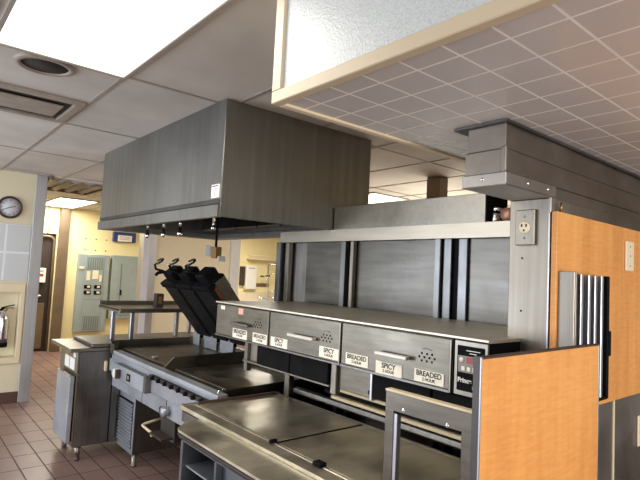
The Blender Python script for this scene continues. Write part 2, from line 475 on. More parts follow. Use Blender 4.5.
B(XP+.06, XP+.2, 1.12, 3.40, ZF, 1.79, bev=0).build('rear_skin', 'steel_dark', t)
t = thing('steel_channel', 'long stainless box channel lying on top of the pass-through header', 'channel', (XP+.1, 2.16, 1.872))
w = MB(); w.box(XP, XP+.22, 1.545, 2.775, 1.872, 2.035, bev=.003)
w.build('channel_body', 'steel', t)
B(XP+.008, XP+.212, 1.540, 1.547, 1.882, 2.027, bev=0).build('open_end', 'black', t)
# fittings in the gap beside the channel
tag(MB().lathe([(0, 0), (.035, 0), (.038, .01), (.038, .05), (.03, .06), (0, .06)], (XP+.02, 1.435, 1.912), 'x', 20).build('pipe_fitting', 'rust'),
    'round copper coloured pipe cap on the header beside the pillar', 'pipe fitting')
w = MB(); w.lathe([(0, 0), (.018, 0), (.022, .012), (.018, .03), (.02, .045), (0, .05)], (XP+.03, 1.50, 1.874), 'z', 16)
w.tube([(XP+.03, 1.52, 1.925), (XP+.01, 1.49, 1.945), (XP+.03, 1.46, 1.935)], .010, 8)
tag(w.build('pipe_valve', 'chrome'), 'small chrome valve on the header next to the open channel end', 'valve')

# ------------------------------------------------------------------ exhaust hood
units(0)
t = thing('exhaust_hood', 'big brushed stainless exhaust hood hanging from the ceiling over the grill', 'exhaust hood', (1.95, 3.52, 1.835))
HX0, HX1, HY0, HY1, HB = 1.358, 2.515, 2.506, 4.60, 1.838
w = MB()
w.box(HX0+.010, HX0+.03, HY0, HY1, HB+.10, CZ-.001, bev=.001)
w.box(HX1-.012, HX1, HY0, HY1, HB, CZ-.001, bev=.001)
w.box(HX0+.012, HX1, HY0-.001, HY0+.012, HB, CZ-.001, bev=.002)
w.box(HX0+.018, HX1, HY1-.012, HY1, HB, CZ-.001, bev=.002)
w.build('hood_shell', 'hood', t)
w = MB()
w.prism([(HX0-.004, HY0, HB), (HX0-.004, HY0, HB+.066), (HX0+.024, HY0, HB+.072), (HX0+.026, HY0, HB+.10), (HX0+.03, HY0, HB+.10), (HX0+.03, HY0, HB)], (0, HY1-HY0, 0))
w.build('front_lip', 'hood', t)
B(HX0+.0075, HX0+.012, HY0+.002, HY1-.002, HB+.074, HB+.100, bev=0).build('lip_groove_shade', 'hood_dark', t)  # dark strip painted in for the shade of the recess above the lip
w = MB()
w.box(HX0+.03, HX1-.012, HY0+.012, HY1-.012, HB+.28, HB+.30, bev=0)
w.build('inner_plenum', 'hood_dark', t)
w = MB()
for k in range(6):
    y = HY0+.03+k*.33
    w.box(HX1-.2, HX1-.17, y, y+.31, HB+.05, HB+.30, bev=.004, rot=Matrix.Rotation(.5, 3, 'Y'))
w.build('grease_filter', 'hood_dark', t)
w = MB()
w.box(HX0+.03, HX1-.012, HY1-.07, HY1-.012, HB+.004, HB+.05, bev=.002); w.box(HX1-.08, HX1-.012, HY0+.01, HY1-.07, HB+.004, HB+.05, bev=.002)
w.build('drip_gutter', 'hood', t)
c = B(HX0+.005, HX0+.0105, 2.508+.012, 2.508+.098, 1.945, 2.02, bev=0).build('data_label', 'card', t)
w = MB()
for i, z in enumerate((2.008, 1.995, 1.985, 1.975, 1.962)):
    w.box(HX0+.0042, HX0+.0052, 2.53, 2.53+(.07, .06, .064, .05, .06)[i], z, z+(.006 if i == 0 else .002), bev=0)
w.build('print', 'blue', c)
for y in (4.11, 3.79, 3.50):
    w = MB(); w.tube([(1.6, y, 1.99), (1.6, y, 1.87), (1.6, y, 1.85)], .009, 8)
    w.lathe([(0, 0), (.012, 0), (.018, .012), (.018, .03), (.011, .04), (.011, .062), (0, .062)], (1.6, y, 1.775), 'z', 12)
    w.build('spray_nozzle', 'chrome', t)
w = MB(); w.tube([(1.6, 3.0, 1.99), (1.6, 3.0, 1.83)], .008, 8); w.lathe([(0, 0), (.016, .004), (.014, .03), (0, .032)], (1.6, 3.0, 1.80), 'z', 12)
w.build('spray_nozzle', 'chrome', t)
t = thing('switch_box', 'small beige switch box hanging on a conduit under the hood', 'switch box', (2.1, 3.86, 1.62))
MB().tube([(2.1, 3.87, 2.115), (2.1, 3.87, 1.72)], .011, 8).build('conduit', 'black', t)
B(2.07, 2.13, 3.82, 3.90, 1.64, 1.735, bev=.004).build('box_body', 'brass', t)
B(2.058, 2.07, 3.90, 3.965, 1.655, 1.745, bev=.003).build('blue_plate', 'steel_front', t)
B(2.09, 2.16, 3.80, 3.815, 1.615, 1.66, bev=.004).build('cover_plate', 'white', t)

# ------------------------------------------------------------------ holding cabinets
units(1)
CX0, CXB, CT, CB = 1.72, 2.425, 1.325, 1.112
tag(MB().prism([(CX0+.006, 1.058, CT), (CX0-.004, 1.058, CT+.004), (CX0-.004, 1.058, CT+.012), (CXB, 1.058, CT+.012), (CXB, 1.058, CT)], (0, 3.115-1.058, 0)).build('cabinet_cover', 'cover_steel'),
    'one long flat steel cover sheet over the row of holding cabinets', 'cover')
def bar_handle(y0, y1, z, x, parent, mat):
    w = MB()
    w.box(x-.034, x-.018, y0, y1, z-.009, z+.009, bev=.005, seg=2)
    w.box(x-.022, x, y0+.004, y0+.02, z-.007, z+.007, bev=.003)
    w.box(x-.022, x, y1-.02, y1-.004, z-.007, z+.007, bev=.003)
    return w.build('handle', mat, parent)
def cabinet(y0, y1, label, hy, hmat, vy, cards, dents=False):
    t = thing('holding_cabinet', label, 'food cabinet', ((CX0+CXB)/2, (y0+y1)/2, CB), 'holding cabinets in a row')
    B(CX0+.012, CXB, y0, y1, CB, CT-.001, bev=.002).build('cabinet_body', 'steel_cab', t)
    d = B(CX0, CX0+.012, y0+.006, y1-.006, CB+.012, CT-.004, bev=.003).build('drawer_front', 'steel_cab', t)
    B(CX0-.006, CX0+.006, y0-.004, y0+.005, CB+.002, CT-.004, bev=.002).build('edge_trim', 'steel_v', t)
    B(CX0-.003, CX0+.012, y0+.005, y1, CB, CB+.012, bev=.002).build('bottom_lip', 'steel_dark', t)
    bar_handle(hy[0], hy[1], 1.216, CX0, d, hmat)
    w = MB()
    for r, n in ((0, 3), (1, 4), (2, 3)):
        for k in range(n):
            yy = (vy[0]+vy[1])/2 + (k-(n-1)/2)*.026*(1); zz = 1.247-.015*r
            w.lathe([(0, -.0012), (.0048, -.0012), (.0048, 0)], (CX0, yy, zz), 'x', 8)
    yc = (vy[0]+vy[1])/2
    w.tube([(CX0-.001, yc-.025, 1.264), (CX0-.001, yc, 1.268), (CX0-.001, yc+.025, 1.264)], .0012, 5)
    w.build('vent_hole', 'black', d)
    for (a, b_, z0, z1, l1, l2) in cards:
        c = B(CX0-.0025, CX0, min(a, b_), max(a, b_), z0, z1, bev=0).build('name_card', 'card', d)
        wd = abs(a-b_); zc = (z0+z1)/2; ym = (a+b_)/2
        tx = MB()
        tx.text(l1, wd*.20 if len(l1) > 5 else wd*.21, (CX0-.003, ym, zc+.010), (0, -1, 0), (0, 0, 1), bold=.0007)
        tx.text(l2, wd*.12, (CX0-.003, ym, zc-.012), (0, -1, 0), (0, 0, 1), bold=.0003)
        tx.build('lettering', 'ink', c)
    return t, d
t1, d1 = cabinet(2.483, 3.105, 'far holding cabinet with pink sticker and thin dark handle, nearest the grill lids', (2.672, 2.865), 'steel_dark', (2.545, 2.65),
    [(2.877, 2.709, 1.126, 1.184, 'BREADED', '2 HOUR'), (2.643, 2.492, 1.126, 1.182, 'BREADED', '2 HOUR')])
w = B(CX0-.002, CX0, 2.995, 3.045, 1.288, 1.312, bev=0).build('sticker', 'card', d1)
w = B(CX0-.002, CX0, 2.765, 2.822, 1.275, 1.312, bev=0).build('sticker', 'pink', d1, 'pink sticker')
cabinet(1.866, 2.479, 'middle holding cabinet with two SPICY cards, chunky pale handle', (2.045, 2.262), 'handle_pale', (1.915, 2.02),
    [(2.452, 2.293, 1.130, 1.182, 'SPICY', '2 HOUR'), (2.019, 1.872, 1.134, 1.188, 'SPICY', '2 HOUR')])
cabinet(1.222, 1.861, 'near holding cabinet with cards BREADED, SPICY, BREADED, beside the red display', (1.422, 1.607), 'handle_pale', (1.285, 1.395),
    [(1.821, 1.672, 1.132, 1.184, 'BREADED', '2 HOUR'), (1.622, 1.469, 1.124, 1.178, 'SPICY', '2 HOUR'), (1.401, 1.252, 1.130, 1.180, 'BREADED', '2 HOUR')])
t = thing('control_unit', 'control unit with red display at the near end of the cabinet row', 'control unit', (2.0, 1.14, CB))
B(CX0+.006, CXB, 1.06, 1.215, CB, CT-.001, bev=.002).build('unit_body', 'black', t)
B(CX0-.003, CX0+.006, 1.06, 1.205, CB+.004, CT-.002, bev=.002).build('bezel', 'steel', t)
cp = B(CX0-.0065, CX0-.003, 1.073, 1.190, 1.135, 1.305, bev=.001).build('control_face', 'black', t)
def on(y0, y1, z0, z1, mat, name, lab=None):
    return B(CX0-.009, CX0-.0065, y0, y1, z0, z1, bev=.0006).build(name, mat, cp, lab)
on(1.078, 1.184, 1.205, 1.268, 'vent_grey', 'grey_field')
B(CX0-.0115, CX0-.009, 1.098, 1.146, 1.243, 1.264, bev=.0006).build('red_display', 'red', cp, 'red digital display')
for y in (1.16, 1.135, 1.11): B(CX0-.0115, CX0-.009, y-.008, y+.008, 1.212, 1.228, bev=.001).build('button', 'white', cp)
MB().lathe([(0, -.002), (.010, -.002), (.010, 0)], (CX0-.009, 1.168, 1.252), 'x', 14).build('dial', 'white', cp)
w = MB(); MB().text('Prince', .024, (CX0-.007, 1.185, 1.175), (0, -1, 0), (0, 0, 1), 'LEFT', bold=.0008).build('lettering', 'white', cp)
for a, b_, z in ((1.085, 1.12, 1.148), (1.085, 1.12, 1.155), (1.09, 1.15, 1.287), (1.105, 1.135, 1.277)): B(CX0-.0072, CX0-.0064, a, b_, z, z+.003, bev=0).build('fine_print', 'white', cp)
# stand beneath the cabinets
t = thing('cabinet_stand', 'steel stand with square posts carrying the holding cabinets above the counter', 'stand', (2.0, 2.0, .98))
B(1.775, 1.79, 1.67, 1.925, .985, 1.111, bev=.002).build('side_panel', 'steel_cab', t)
B(1.775, 1.79, 2.625, 2.75, .985, 1.111, bev=.002).build('side_panel', 'steel_v', t)
B(1.74, 1.775, 1.662, 1.675, .985, 1.111, bev=.002).build('side_panel', 'grey_fin', t)
B(1.755, 1.79, 1.925, 1.965, .955, 1.111, bev=.003).build('post', 'steel_v', t)
B(1.755, 1.79, 2.75, 2.785, .93, 1.111, bev=.003).build('post', 'steel_dark', t)
B(1.745, 1.775, 1.965, 2.785, .986, .999, bev=.003).build('front_rail', 'steel', t)
B(1.80, 2.35, 1.30, 2.785, .985, .999, bev=.003).build('lower_deck', 'steel_dark', t)
MB().lathe([(0, -.018), (.012, -.018), (.014, -.004), (.009, 0)], (1.775, 1.69, 1.015), 'x', 14).build('knob', 'black', t)
for y0, y1 in ((2.295, 2.618), (1.97, 2.287), (1.33, 1.655), (1.045, 1.32)):
    o = thing('warming_bin', {2.295: 'black fronted warming bin under the cabinets, directly above the tall post', 1.97: 'black fronted warming bin below the middle SPICY drawer',
        1.33: 'dark bin below the near BREADED drawer, behind the steel frame', 1.045: 'dark bin below the red display, mostly behind the steel frame'}[y0], 'bin', (2.0, (y0+y1)/2, 1.0))
    B(1.752, 2.3, y0+.002, y1-.002, 1.0, 1.108, bev=.003).build('bin_body', 'black', o)
    B(1.738, 1.752, y0, y1, 1.0, 1.108, bev=.003).build('bin_front', 'black', o)
units(0)
for y0, y1, x, z1 in ((2.285, 2.325, 1.735, 1.040), (1.0, 1.04, 1.70, 1.040), (2.285, 2.325, 2.1, 1.04), (1.0, 1.04, 2.1, 1.04)):
    B(x, x+.04, y0, y1, .876 if x < 2 else 0, z1, bev=.003).build('post', 'steel_v', t)

# rails
t = thing('tray_rail', 'ivory double tray rail running along the back of the counter', 'rail', (1.77, 1.5, .93))
B(1.745, 1.80, 1.012, 1.935, .980, .996, bev=.004).build('upper_rail', 'cream_rail', t)
B(1.735, 1.79, 1.012, 1.935, .940, .958, bev=.004).build('lower_rail', 'cream_rail', t)
w = MB(); w.box(1.76, 1.795, 1.012, 1.93, .958, .98, bev=0); w.build('rail_gap', 'black', t)
w = MB(); w.lathe([(0, -.012), (.014, -.012), (.016, 0), (.016, .05), (0, .05)], (1.765, 1.95, .965), 'y', 14); w.build('end_knob', 'black', t)
MB().box(1.76, 1.80, 1.012, 2.28, .893, .925, bev=.01, seg=2).build('lower_bar', 'steel_dark', t)

# ------------------------------------------------------------------ near counter
CZ0 = .88
t = thing('dressing_counter', 'worn stainless dressing counter with lift-off lids in the foreground', 'counter', (1.45, 1.6, 0))
w = MB()
w.box(1.50, 1.735, .76, 2.385, .08, CZ0-.03, bev=.003); w.box(1.165, 1.50, .76, 2.385, .80, CZ0-.03, bev=.003)
w.build('counter_body', 'steel_dark', t)
w = MB()
w.box(1.156, 1.218, .76, 2.395, CZ0-.022, CZ0-.002, bev=.002)
w.box(1.156, 1.74, 2.362, 2.395, CZ0-.022, CZ0, bev=.003)
w.box(1.215, 1.74, .76, 2.39, CZ0-.04, CZ0-.022, bev=0)
w.box(1.72, 1.742, .76, 2.395, CZ0-.03, CZ0-.004, bev=.004)
w.build('counter_rim', 'steel_top', t)
B(1.217, 1.231, .80, 2.372, CZ0-.012, CZ0+.000, bev=.003).build('lid_lip', 'steel_top', t)
MB().box(1.24, 1.70, 2.355, 2.364, CZ0-.02, CZ0+.010, bev=.001).build('far_lip', 'brown', t)
for y in (1.69, 1.405): B(1.205, 1.24, y-(.022 if y < 1.5 else .008), y+(.022 if y < 1.5 else .008), CZ0-.004, CZ0+.012, bev=.004).build('clip', 'black', t)
for y0, y1, nm in ((1.700, 2.358, 'far steel lid on the dressing counter, by the tall post'), (.80, 1.684, 'near steel lid on the dressing counter, behind the upright frame')):
    o = thing('counter_lid', nm, 'lid', (1.48, (y0+y1)/2, CZ0-.02))
    B(1.24, 1.715, y0, y1, CZ0-.018, CZ0-.004, bev=.004, seg=2).build('lid_sheet', 'steel_top', o)
    B(1.24, 1.715, y1-.001, y1+.010, CZ0-.019, CZ0-.002, bev=.001).build('lid_crease', 'black', o)
# low front shelf
t = thing('front_shelf', 'narrow steel shelf ledge in front of the dressing counter', 'shelf', (1.07, 1.5, .84))
ZS = .854
sh = [(1.00, .76), (1.00, 2.07), (1.012, 2.10), (1.083, 2.165), (1.154, 2.17), (1.154, .76)]
MB().prism([(x, y, ZS) for x, y in sh], (0, 0, .010), .001).build('shelf_sheet', 'steel_top', t)
MB().prism([(x+.003 if x < 1.1 else x, y-.003, ZS-.022) for x, y in sh], (0, 0, .022), .001).build('shelf_edge', 'brown', t)
w = MB(); w.tube([(.999, .78, ZS-.006), (.999, 2.07, ZS-.006)], .0025, 6); w.build('edge_bead', 'hood_dark', t)
# cubby unit below
t = thing('cubby_unit', 'open steel cubby unit below the front shelf, holding dark compartments', 'cubby', (1.25, 1.6, .1))
w = MB()
w.box(1.06, 1.49, 2.14, 2.16, .52, .80, bev=.002); w.box(1.06, 1.49, 1.84, 1.855, .52, .80, bev=.002); w.box(1.06, 1.49, 1.40, 1.415, .52, .80, bev=.002); w.box(1.06, 1.49, .78, .80, .52, .80, bev=.002)
w.box(1.06, 1.49, .78, 2.16, .50, .52, bev=.002); w.box(1.06, 1.49, .78, 2.16, .786, .80, bev=.002); w.box(1.47, 1.49, .78, 2.16, .52, .80, bev=0)
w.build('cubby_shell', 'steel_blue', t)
B(1.08, 1.47, 1.855, 2.14, .675, .682, bev=.001).build('divider_shelf', 'steel_front', t)
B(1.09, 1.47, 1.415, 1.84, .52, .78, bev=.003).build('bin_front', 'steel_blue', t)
MB().tube([(1.06+.0, 2.14+.02*math.cos(a*PI/4), .47+.025*math.sin(a*PI/4)) for a in range(8)], .004, 6, True).build('hook_ring', 'chrome', t)
for x in (1.14, 1.44):
    for y in (.85, 2.1): MB().tube([(x, y, 0), (x, y, .5)], .018, 10).build('leg', 'steel_v', t)
# upright frame
units(1)
ZB = (.855-.155)/.9
t = thing('upright_frame', 'upright stainless window frame with two screws standing on the counter edge', 'frame', (1.2, .926, ZB))
w = MB(); FX0, FX1 = 1.192, 1.204
w.box(FX0, FX1, .757, 1.078, 1.155, 1.212, bev=.001); w.box(FX0, FX1, 1.045, 1.078, ZB, 1.156, bev=.001)
w.box(FX0, FX1, .757, .808, ZB, 1.156, bev=.001); w.box(FX0, FX1, .757, 1.078, ZB, .91, bev=.001)
w.build('frame_sheet', 'steel_cab', t)
B(FX0-.002, FX1+.012, .757, 1.079, 1.209, 1.215, bev=.001).build('top_fold', 'cream_rail', t)
B(FX0+.003, FX1+.01, 1.033, 1.046, .91, 1.15, bev=.001).build('inner_flange', 'grey_fin', t)
B(FX0+.003, FX1+.01, .81, 1.045, 1.146, 1.156, bev=.001).build('inner_flange', 'black', t)
for y in (1.008, .853): MB().lathe([(0, -.004), (.004, -.003), (.0062, 0)], (FX0, y, 1.164 if y > .9 else 1.160), 'x', 12).build('screw', 'chrome', t)

units(0)
# ------------------------------------------------------------------ clamshell grill
t = thing('clamshell_grill', 'wide clamshell grill with three raised black lids under the hood', 'grill', (1.8, 3.35, 0))
w = MB()
w.box(1.55, 2.15, 3.97, 4.29, .10, .70, bev=.003)
w.box(1.60, 2.15, 2.46, 3.97, .56, .80, bev=.003)
w.box(2.08, 2.15, 2.46, 4.26, .10, .86, bev=.003)
w.build('grill_body', 'steel_dark', t)
w = MB(); w.box(1.545, 1.552, 3.965, 4.295, .10, .66, bev=.001)
w.build('pedestal_front', 'steel_front', t)
w = MB()
for k in range(13):
    z = .15+k*.0255
    w.box(1.532, 1.548, 3.995, 4.285, z, z+.014, bev=.001, rot=Matrix.Rotation(-.5, 3, 'Y'))
w.build('louver', 'steel_front', t)
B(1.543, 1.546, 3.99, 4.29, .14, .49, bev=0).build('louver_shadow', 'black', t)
w = MB(); w.box(1.45, 1.60, 2.46, 4.24, .585, .705, bev=.003)
w.build('lower_fascia', 'steel_front', t)
w = MB(); w.box(1.447, 1.451, 3.60, 3.604, .59, .70, bev=0); w.box(1.447, 1.451, 3.19, 3.194, .59, .70, bev=0); w.build('seam', 'steel_dark', t)
w = MB(); w.box(1.425, 1.60, 2.46, 4.25, .705, .80, bev=.003); w.box(1.43, 1.60, 2.46, 3.40, .80, .825, bev=.002)
w.build('control_fascia', 'steel_front', t)
cb = B(1.385, 1.43, 3.44, 4.0, .695, .80, bev=.003).build('control_box', 'steel_front', t)
B(1.392, 1.43, 4.0, 4.10, .70, .79, bev=.003).build('control_box', 'steel_front', t)
B(1.39, 1.425, 3.448, 3.99, .80, .803, bev=0).build('box_top', 'steel_dark', t)
w = MB(); w.box(1.352, 1.386, 3.90, 3.96, .71, .77, bev=.006, seg=2); w.build('switch_handle', 'white', cb)
w = MB(); w.box(1.350, 1.386, 3.875, 3.90, .71, .775, bev=.004); w.build('switch_back', 'brown', cb)
w = MB(); w.box(1.380, 1.386, 3.68, 3.745, .72, .77, bev=.002); w.build('timer_window', 'black', cb)
w = MB(); w.box(1.377, 1.3805, 3.69, 3.72, .735, .76, bev=0); w.build('timer_digit', 'vent_grey', cb)
B(1.385, 1.432, 3.405, 3.44, .695, .81, bev=.002).build('box_end', 'steel_dark', t)
w = MB(); w.box(1.40, 1.43, 2.47, 3.39, .80, .825, bev=.002); w.build('knob_rail', 'brown', t)
for k in range(9):
    y = 2.53+k*.098
    MB().lathe([(0, -.022), (.013, -.020), (.015, 0)], (1.402, y, .815), 'x', 12).build('knob', 'black', t)
# front rail and surround
w = MB()
w.box(1.375, 1.44, 2.42, 4.04, .862, .892, bev=.006, seg=2); w.box(1.43, 1.47, 2.46, 4.22, .80, .865, bev=.002)
w.build('front_rail', 'steel_front', t)
w = MB()
w.box(1.44, 2.15, 2.46, 4.26, .82, .862, bev=.002)
w.build('grease_trough', 'steel_dark', t)
for y0, y1 in ((2.50, 3.22), (3.30, 4.20)):
    B(1.50, 2.12, y0, y1, .862, .885, bev=.004).build('griddle_plate', 'griddle', t)
B(1.52, 1.56, 3.62, 3.66, .885, .90, bev=.004).build('scraper_rest', 'steel_front', t)
w = MB(); w.prism([(1.40, 3.235, .862), (1.50, 3.235, .955), (2.12, 3.235, .965), (2.12, 3.235, .862)], (0, .014, 0), .001)
w.build('divider_splash', 'steel_cab', t)
w = MB(); w.prism([(1.40, 2.462, .862), (1.43, 2.462, .90), (1.52, 2.462, .905), (2.12, 2.462, .92), (2.12, 2.462, .862)], (0, .014, 0), .001)
w.build('end_splash', 'steel_cab', t)
w = MB()
pts = [(1.385, 4.03), (1.387, 4.09), (1.395, 4.15), (1.415, 4.21), (1.45, 4.255), (1.50, 4.275), (2.14, 4.278)]
for (a, b_), (c_, d_) in zip(pts, pts[1:]):
    w.quad([(a, b_, .86), (c_, d_, .86), (c_, d_, .935), (a, b_, .935)])
o = w.build('far_splash', 'steel_cab', t); md = o.modifiers.new('s', 'SOLIDIFY'); md.thickness = .008
B(2.11, 2.14, 2.46, 4.27, .862, .95, bev=.002).build('back_splash', 'steel_dark', t)
w = MB(); w.tube([(1.40, 2.47, .875), (1.41, 2.47, .90), (1.44, 2.47, .905)], .006, 8); w.build('corner_edge', 'chrome', t)
for y in (3.955, 4.10, 3.58, 3.83):
    pass
for y0, y1 in ((3.49, 3.69), (3.755, 3.955), (4.05, 4.16)):
    B(2.092, 2.10, y0, y1, .89, 1.02, bev=.002).build('hinge_guard', 'steel_front', t)
    B(2.10, 2.16, y0+.05, y1-.03, .90, 1.12, bev=.004).build('hinge_block', 'black', t)
# grease drawer
dr = B(1.48, 2.0, 3.12, 3.33, .43, .58, bev=.004).build('grease_drawer', 'hood_dark', t)
B(1.40, 1.50, 3.13, 3.32, .455, .467, bev=.002).build('drawer_shelf', 'brown', dr)
w = MB(); w.tube([(1.66, 3.48, .515), (1.44, 3.49, .472), (1.42, 3.485, .465), (1.418, 3.47, .463), (1.418, 3.33, .458), (1.418, 3.315, .435)], .009, 8); w.build('handle', 'cream_rail', dr)
w = MB(); w.lathe([(0, -.05), (.03, -.045), (.035, -.02), (.02, 0)], (1.45, 3.16, .63), 'x', 16); w.build('drain_cap', 'steel_front', t)
w = MB(); w.box(1.43, 1.452, 3.235, 3.26, .60, .64, bev=.004); w.build('latch', 'black', t)
for x, y in ((1.58, 4.0), (2.1, 4.0), (1.62, 2.55), (2.1, 2.55)):
    MB().lathe([(0, 0), (.024, 0), (.024, .015), (.018, .03), (.022, .10), (.022, .56 if y < 3 else .10), (0, .56 if y < 3 else .10)], (x, y, 0), 'z', 14).build('leg', 'steel_v', t)
# raised lids
tilt = math.atan2(.395, .323)
def lid(y0, y1, kind):
    # local frame: u along the lid from hinge to front, n outward (away from cook face)
    hx, hz = 2.065, 1.02
    u = Vector((-math.cos(tilt), 0, math.sin(tilt))); n = Vector((math.sin(tilt), 0, math.cos(tilt)))
    P = lambda a, b_, y: Vector((hx, y, hz)) + u*a + n*b_
    def slab(w, a0, a1, b0, b1, ya, yb, bev=.006):
        return w.prism([P(a0, b0, ya), P(a1, b0, ya), P(a1, b1, ya), P(a0, b1, ya)], (0, yb-ya, 0), bev)
    L = .505
    w = MB(); slab(w, -.05, L, 0, .035, y0+.006, y1-.006, .008)
    f = w.build('upper_lid', 'platen', t)
    w = MB(); slab(w, L-.035, L+.012, -.012, .05, y0+.002, y1-.002, .006); w.build('front_bar', 'black', f)
    w = MB()
    slab(w, .0, L-.05, -.005, .0, y0+.012, y0+.020, .001)
    w.build('sheet_clip', 'black', f)
    w = MB(); slab(w, .02, L-.06, .035, .125, y0+.02, y1-.02, .01); w.build('housing', 'platen_side' if kind == 2 else 'black', f)
    if kind == 2:
        w = MB(); slab(w, -.02, L-.02, .030, .060, y0+.004, y0+.02, .003); w.build('burnt_edge', 'burnt', f)
        w = MB(); slab(w, -.02, L, .06, .150, y0+.006, y0+.018, .003); w.build('side_cover', 'platen_side', f)
        w = MB(); slab(w, L-.10, L+.02, .06, .158, y0+.01, y0+.17, .006); w.build('top_cap', 'black', f)
    w = MB(); slab(w, L-.16, L+.085, .03, .15, y0+.05, y0+.20, .012); w.build('lift_arm', 'black', f)
    # curled handle
    yh = y0+.16
    pts = [P(L-.05, .07, yh), P(L+.06, .06, yh)]
    c = P(L+.145, .065, yh)
    pts += [P(L+.11, .03, yh+.01), P(L+.15, .0, yh+.015), P(L+.19, .015, yh+.01)]
    for k in range(7):
        a = k*PI/4.2
        pts.append(P(L+.19, .05, yh)+Vector((0, -.01-.045*math.sin(a), 0))+n*(-.035*math.cos(a)))
    w = MB(); w.tube(pts, [.011]*2+[.010]*3+[.008]*7, 10); w.build('handle', 'black_gloss', f)
    return f
for i, (a, b_) in enumerate(((3.832, 4.10), (3.553, 3.821), (3.274, 3.542))): lid(a, b_, i)
yy = 4.06
fl = bpy.data.objects['upper_lid']
MB().tube([(1.79, yy-.08, 1.42), (1.77, yy-.06, 1.49), (1.73, yy-.02, 1.505), (1.69, yy, 1.495), (1.675, yy, 1.475)], .013, 10).build('grip', 'black', fl)

# ------------------------------------------------------------------ prep refrigerator at the far end
t = thing('prep_refrigerator', 'small dark stainless prep refrigerator on short legs beside the grill', 'refrigerator', (1.6, 4.55, 0))
B(1.21, 2.40, 4.31, 4.86, .115, .85, bev=.004).build('cabinet_body', 'steel_dark', t)
B(1.135, 2.42, 4.30, 4.90, .85, .878, bev=.004).build('worktop', 'steel', t)
B(1.30, 2.42, 4.315, 4.86, .878, .905, bev=.004).build('raised_top', 'steel_dark', t)
fp = B(1.195, 1.21, 4.305, 4.72, .68, .85, bev=.002).build('front_panel', 'steel_v', t)
for y0, y1, z0, z1, mt in ((4.36, 4.49, .70, .79, 'white'), (4.51, 4.64, .70, .79, 'white'), (4.34, 4.40, .80, .835, 'white'), (4.53, 4.62, .80, .83, 'brass')):
    B(1.191, 1.195, y0, y1, z0, z1, bev=0).build('paper_note', mt, fp)
d = B(1.150, 1.185, 4.30, 4.68, .16, .665, bev=.005, seg=2).build('door', 'steel_front', t)
B(1.185, 1.197, 4.305, 4.67, .17, .66, bev=.002).build('door_gasket', 'black', t)
B(1.197, 1.21, 4.302, 4.70, .13, .67, bev=.002).build('door_jamb', 'framebrown', t)
B(1.143, 1.17, 4.31, 4.67, .655, .672, bev=.005).build('handle', 'chrome', d)
B(1.40, 1.425, 4.285, 4.31, .69, .77, bev=.006).build('side_latch', 'cream', t)
B(1.47, 1.476, 4.302, 4.312, .12, .85, bev=.001).build('side_seam', 'black', t)
for x in (1.26, 2.3):
    for y in (4.35, 4.72):
        MB().lathe([(0, 0), (.02, 0), (.022, .02), (.016, .04), (.022, .05), (.024, .118), (0, .118)], (x, y, 0), 'z', 14).build('leg', 'steel_v', t)
# overshelf
t = thing('overshelf', 'raised steel shelf on square posts standing on the prep refrigerator', 'shelf', (1.8, 4.6, .905))
w = MB(); w.box(1.495, 2.42, 4.31, 4.86, 1.165, 1.18, bev=.003); w.box(1.495, 1.51, 4.31, 4.86, 1.15, 1.185, bev=.002); w.box(1.495, 2.42, 4.305, 4.315, 1.150, 1.185, bev=.002)
w.box(1.495, 2.42, 4.85, 4.86, 1.15, 1.215, bev=.002)
w.build('shelf_top', 'steel', t)
for x, y in ((1.52, 4.53), (1.66, 4.47), (2.13, 4.60), (2.36, 4.8)):
    B(x-.018, x+.018, y-.018, y+.018, .905, 1.165, bev=.004).build('post', 'grey_fin', t)
w = MB(); w.box(1.90, 1.97, 4.55, 4.62, 1.181, 1.30, bev=.003)
tb = thing('product_box', 'small dark brown box standing on the raised steel shelf', 'box', (1.935, 4.585, 1.181))
w.build('carton', 'brown', tb)
w = MB(); w.box(1.92, 1.952, 4.5485, 4.5505, 1.21, 1.275, bev=0); w.build('printed_label', 'brass', tb)

# ------------------------------------------------------------------ left wall things
t = thing('wall_clock', 'round maroon rimmed wall clock above the white tile', 'clock', (.965, YL, 1.99))
cx, cz = .968, 2.105
MB().lathe([(.120, 0), (.122, -.02), (.112, -.036), (.100, -.034), (.098, -.02)], (cx, YL, cz), 'y', 40).build('rim', 'clock_rim', t)
f = MB().lathe([(0, -.02), (.100, -.02), (.10, 0)], (cx, YL, cz), 'y', 40).build('dial', 'clock_face', t)
w = MB()
for h in range(1, 13):
    a = PI/2-h*PI/6
    w.text(str(h), .026, (cx+.078*math.cos(a), YL-.021, cz+.078*math.sin(a)), (1, 0, 0), (0, 0, 1))
w.build('numeral', 'ink', f)
def hand(ang, ln, wd):
    w = MB(); w.box(cx-wd, cx+wd, YL-.026, YL-.023, cz-.015, cz+ln, bev=0, rot=Matrix.Rotation(ang, 3, 'Y'), pivot=(cx, YL-.024, cz))
    w.build('hand', 'ink', f)
hand(math.radians(245), .075, .0025); hand(math.radians(75), .055, .0035)
t = thing('extinguisher_cabinet', 'cream framed recessed fire extinguisher cabinet in the left wall', 'cabinet', (.93, YL, .42))
w = MB(); w.box(.66, 1.185, YL-.025, YL, 1.19, 1.285, bev=.004); w.box(.66, 1.185, YL-.025, YL, .425, .49, bev=.004)
w.box(.66, .72, YL-.025, YL, .49, 1.19, bev=.004); w.box(1.14, 1.185, YL-.025, YL, .49, 1.19, bev=.004)
w.build('frame', 'cream', t)
B(.722, 1.143, YL+.112, YL+.119, .492, 1.188, bev=0).build('back_panel', 'tan_wall', t)
t = thing('fire_extinguisher', 'silver fire extinguisher inside the recessed wall cabinet', 'fire extinguisher', (1.0, YL+.05, .60))
ex, ey = 1.0, YL+.045
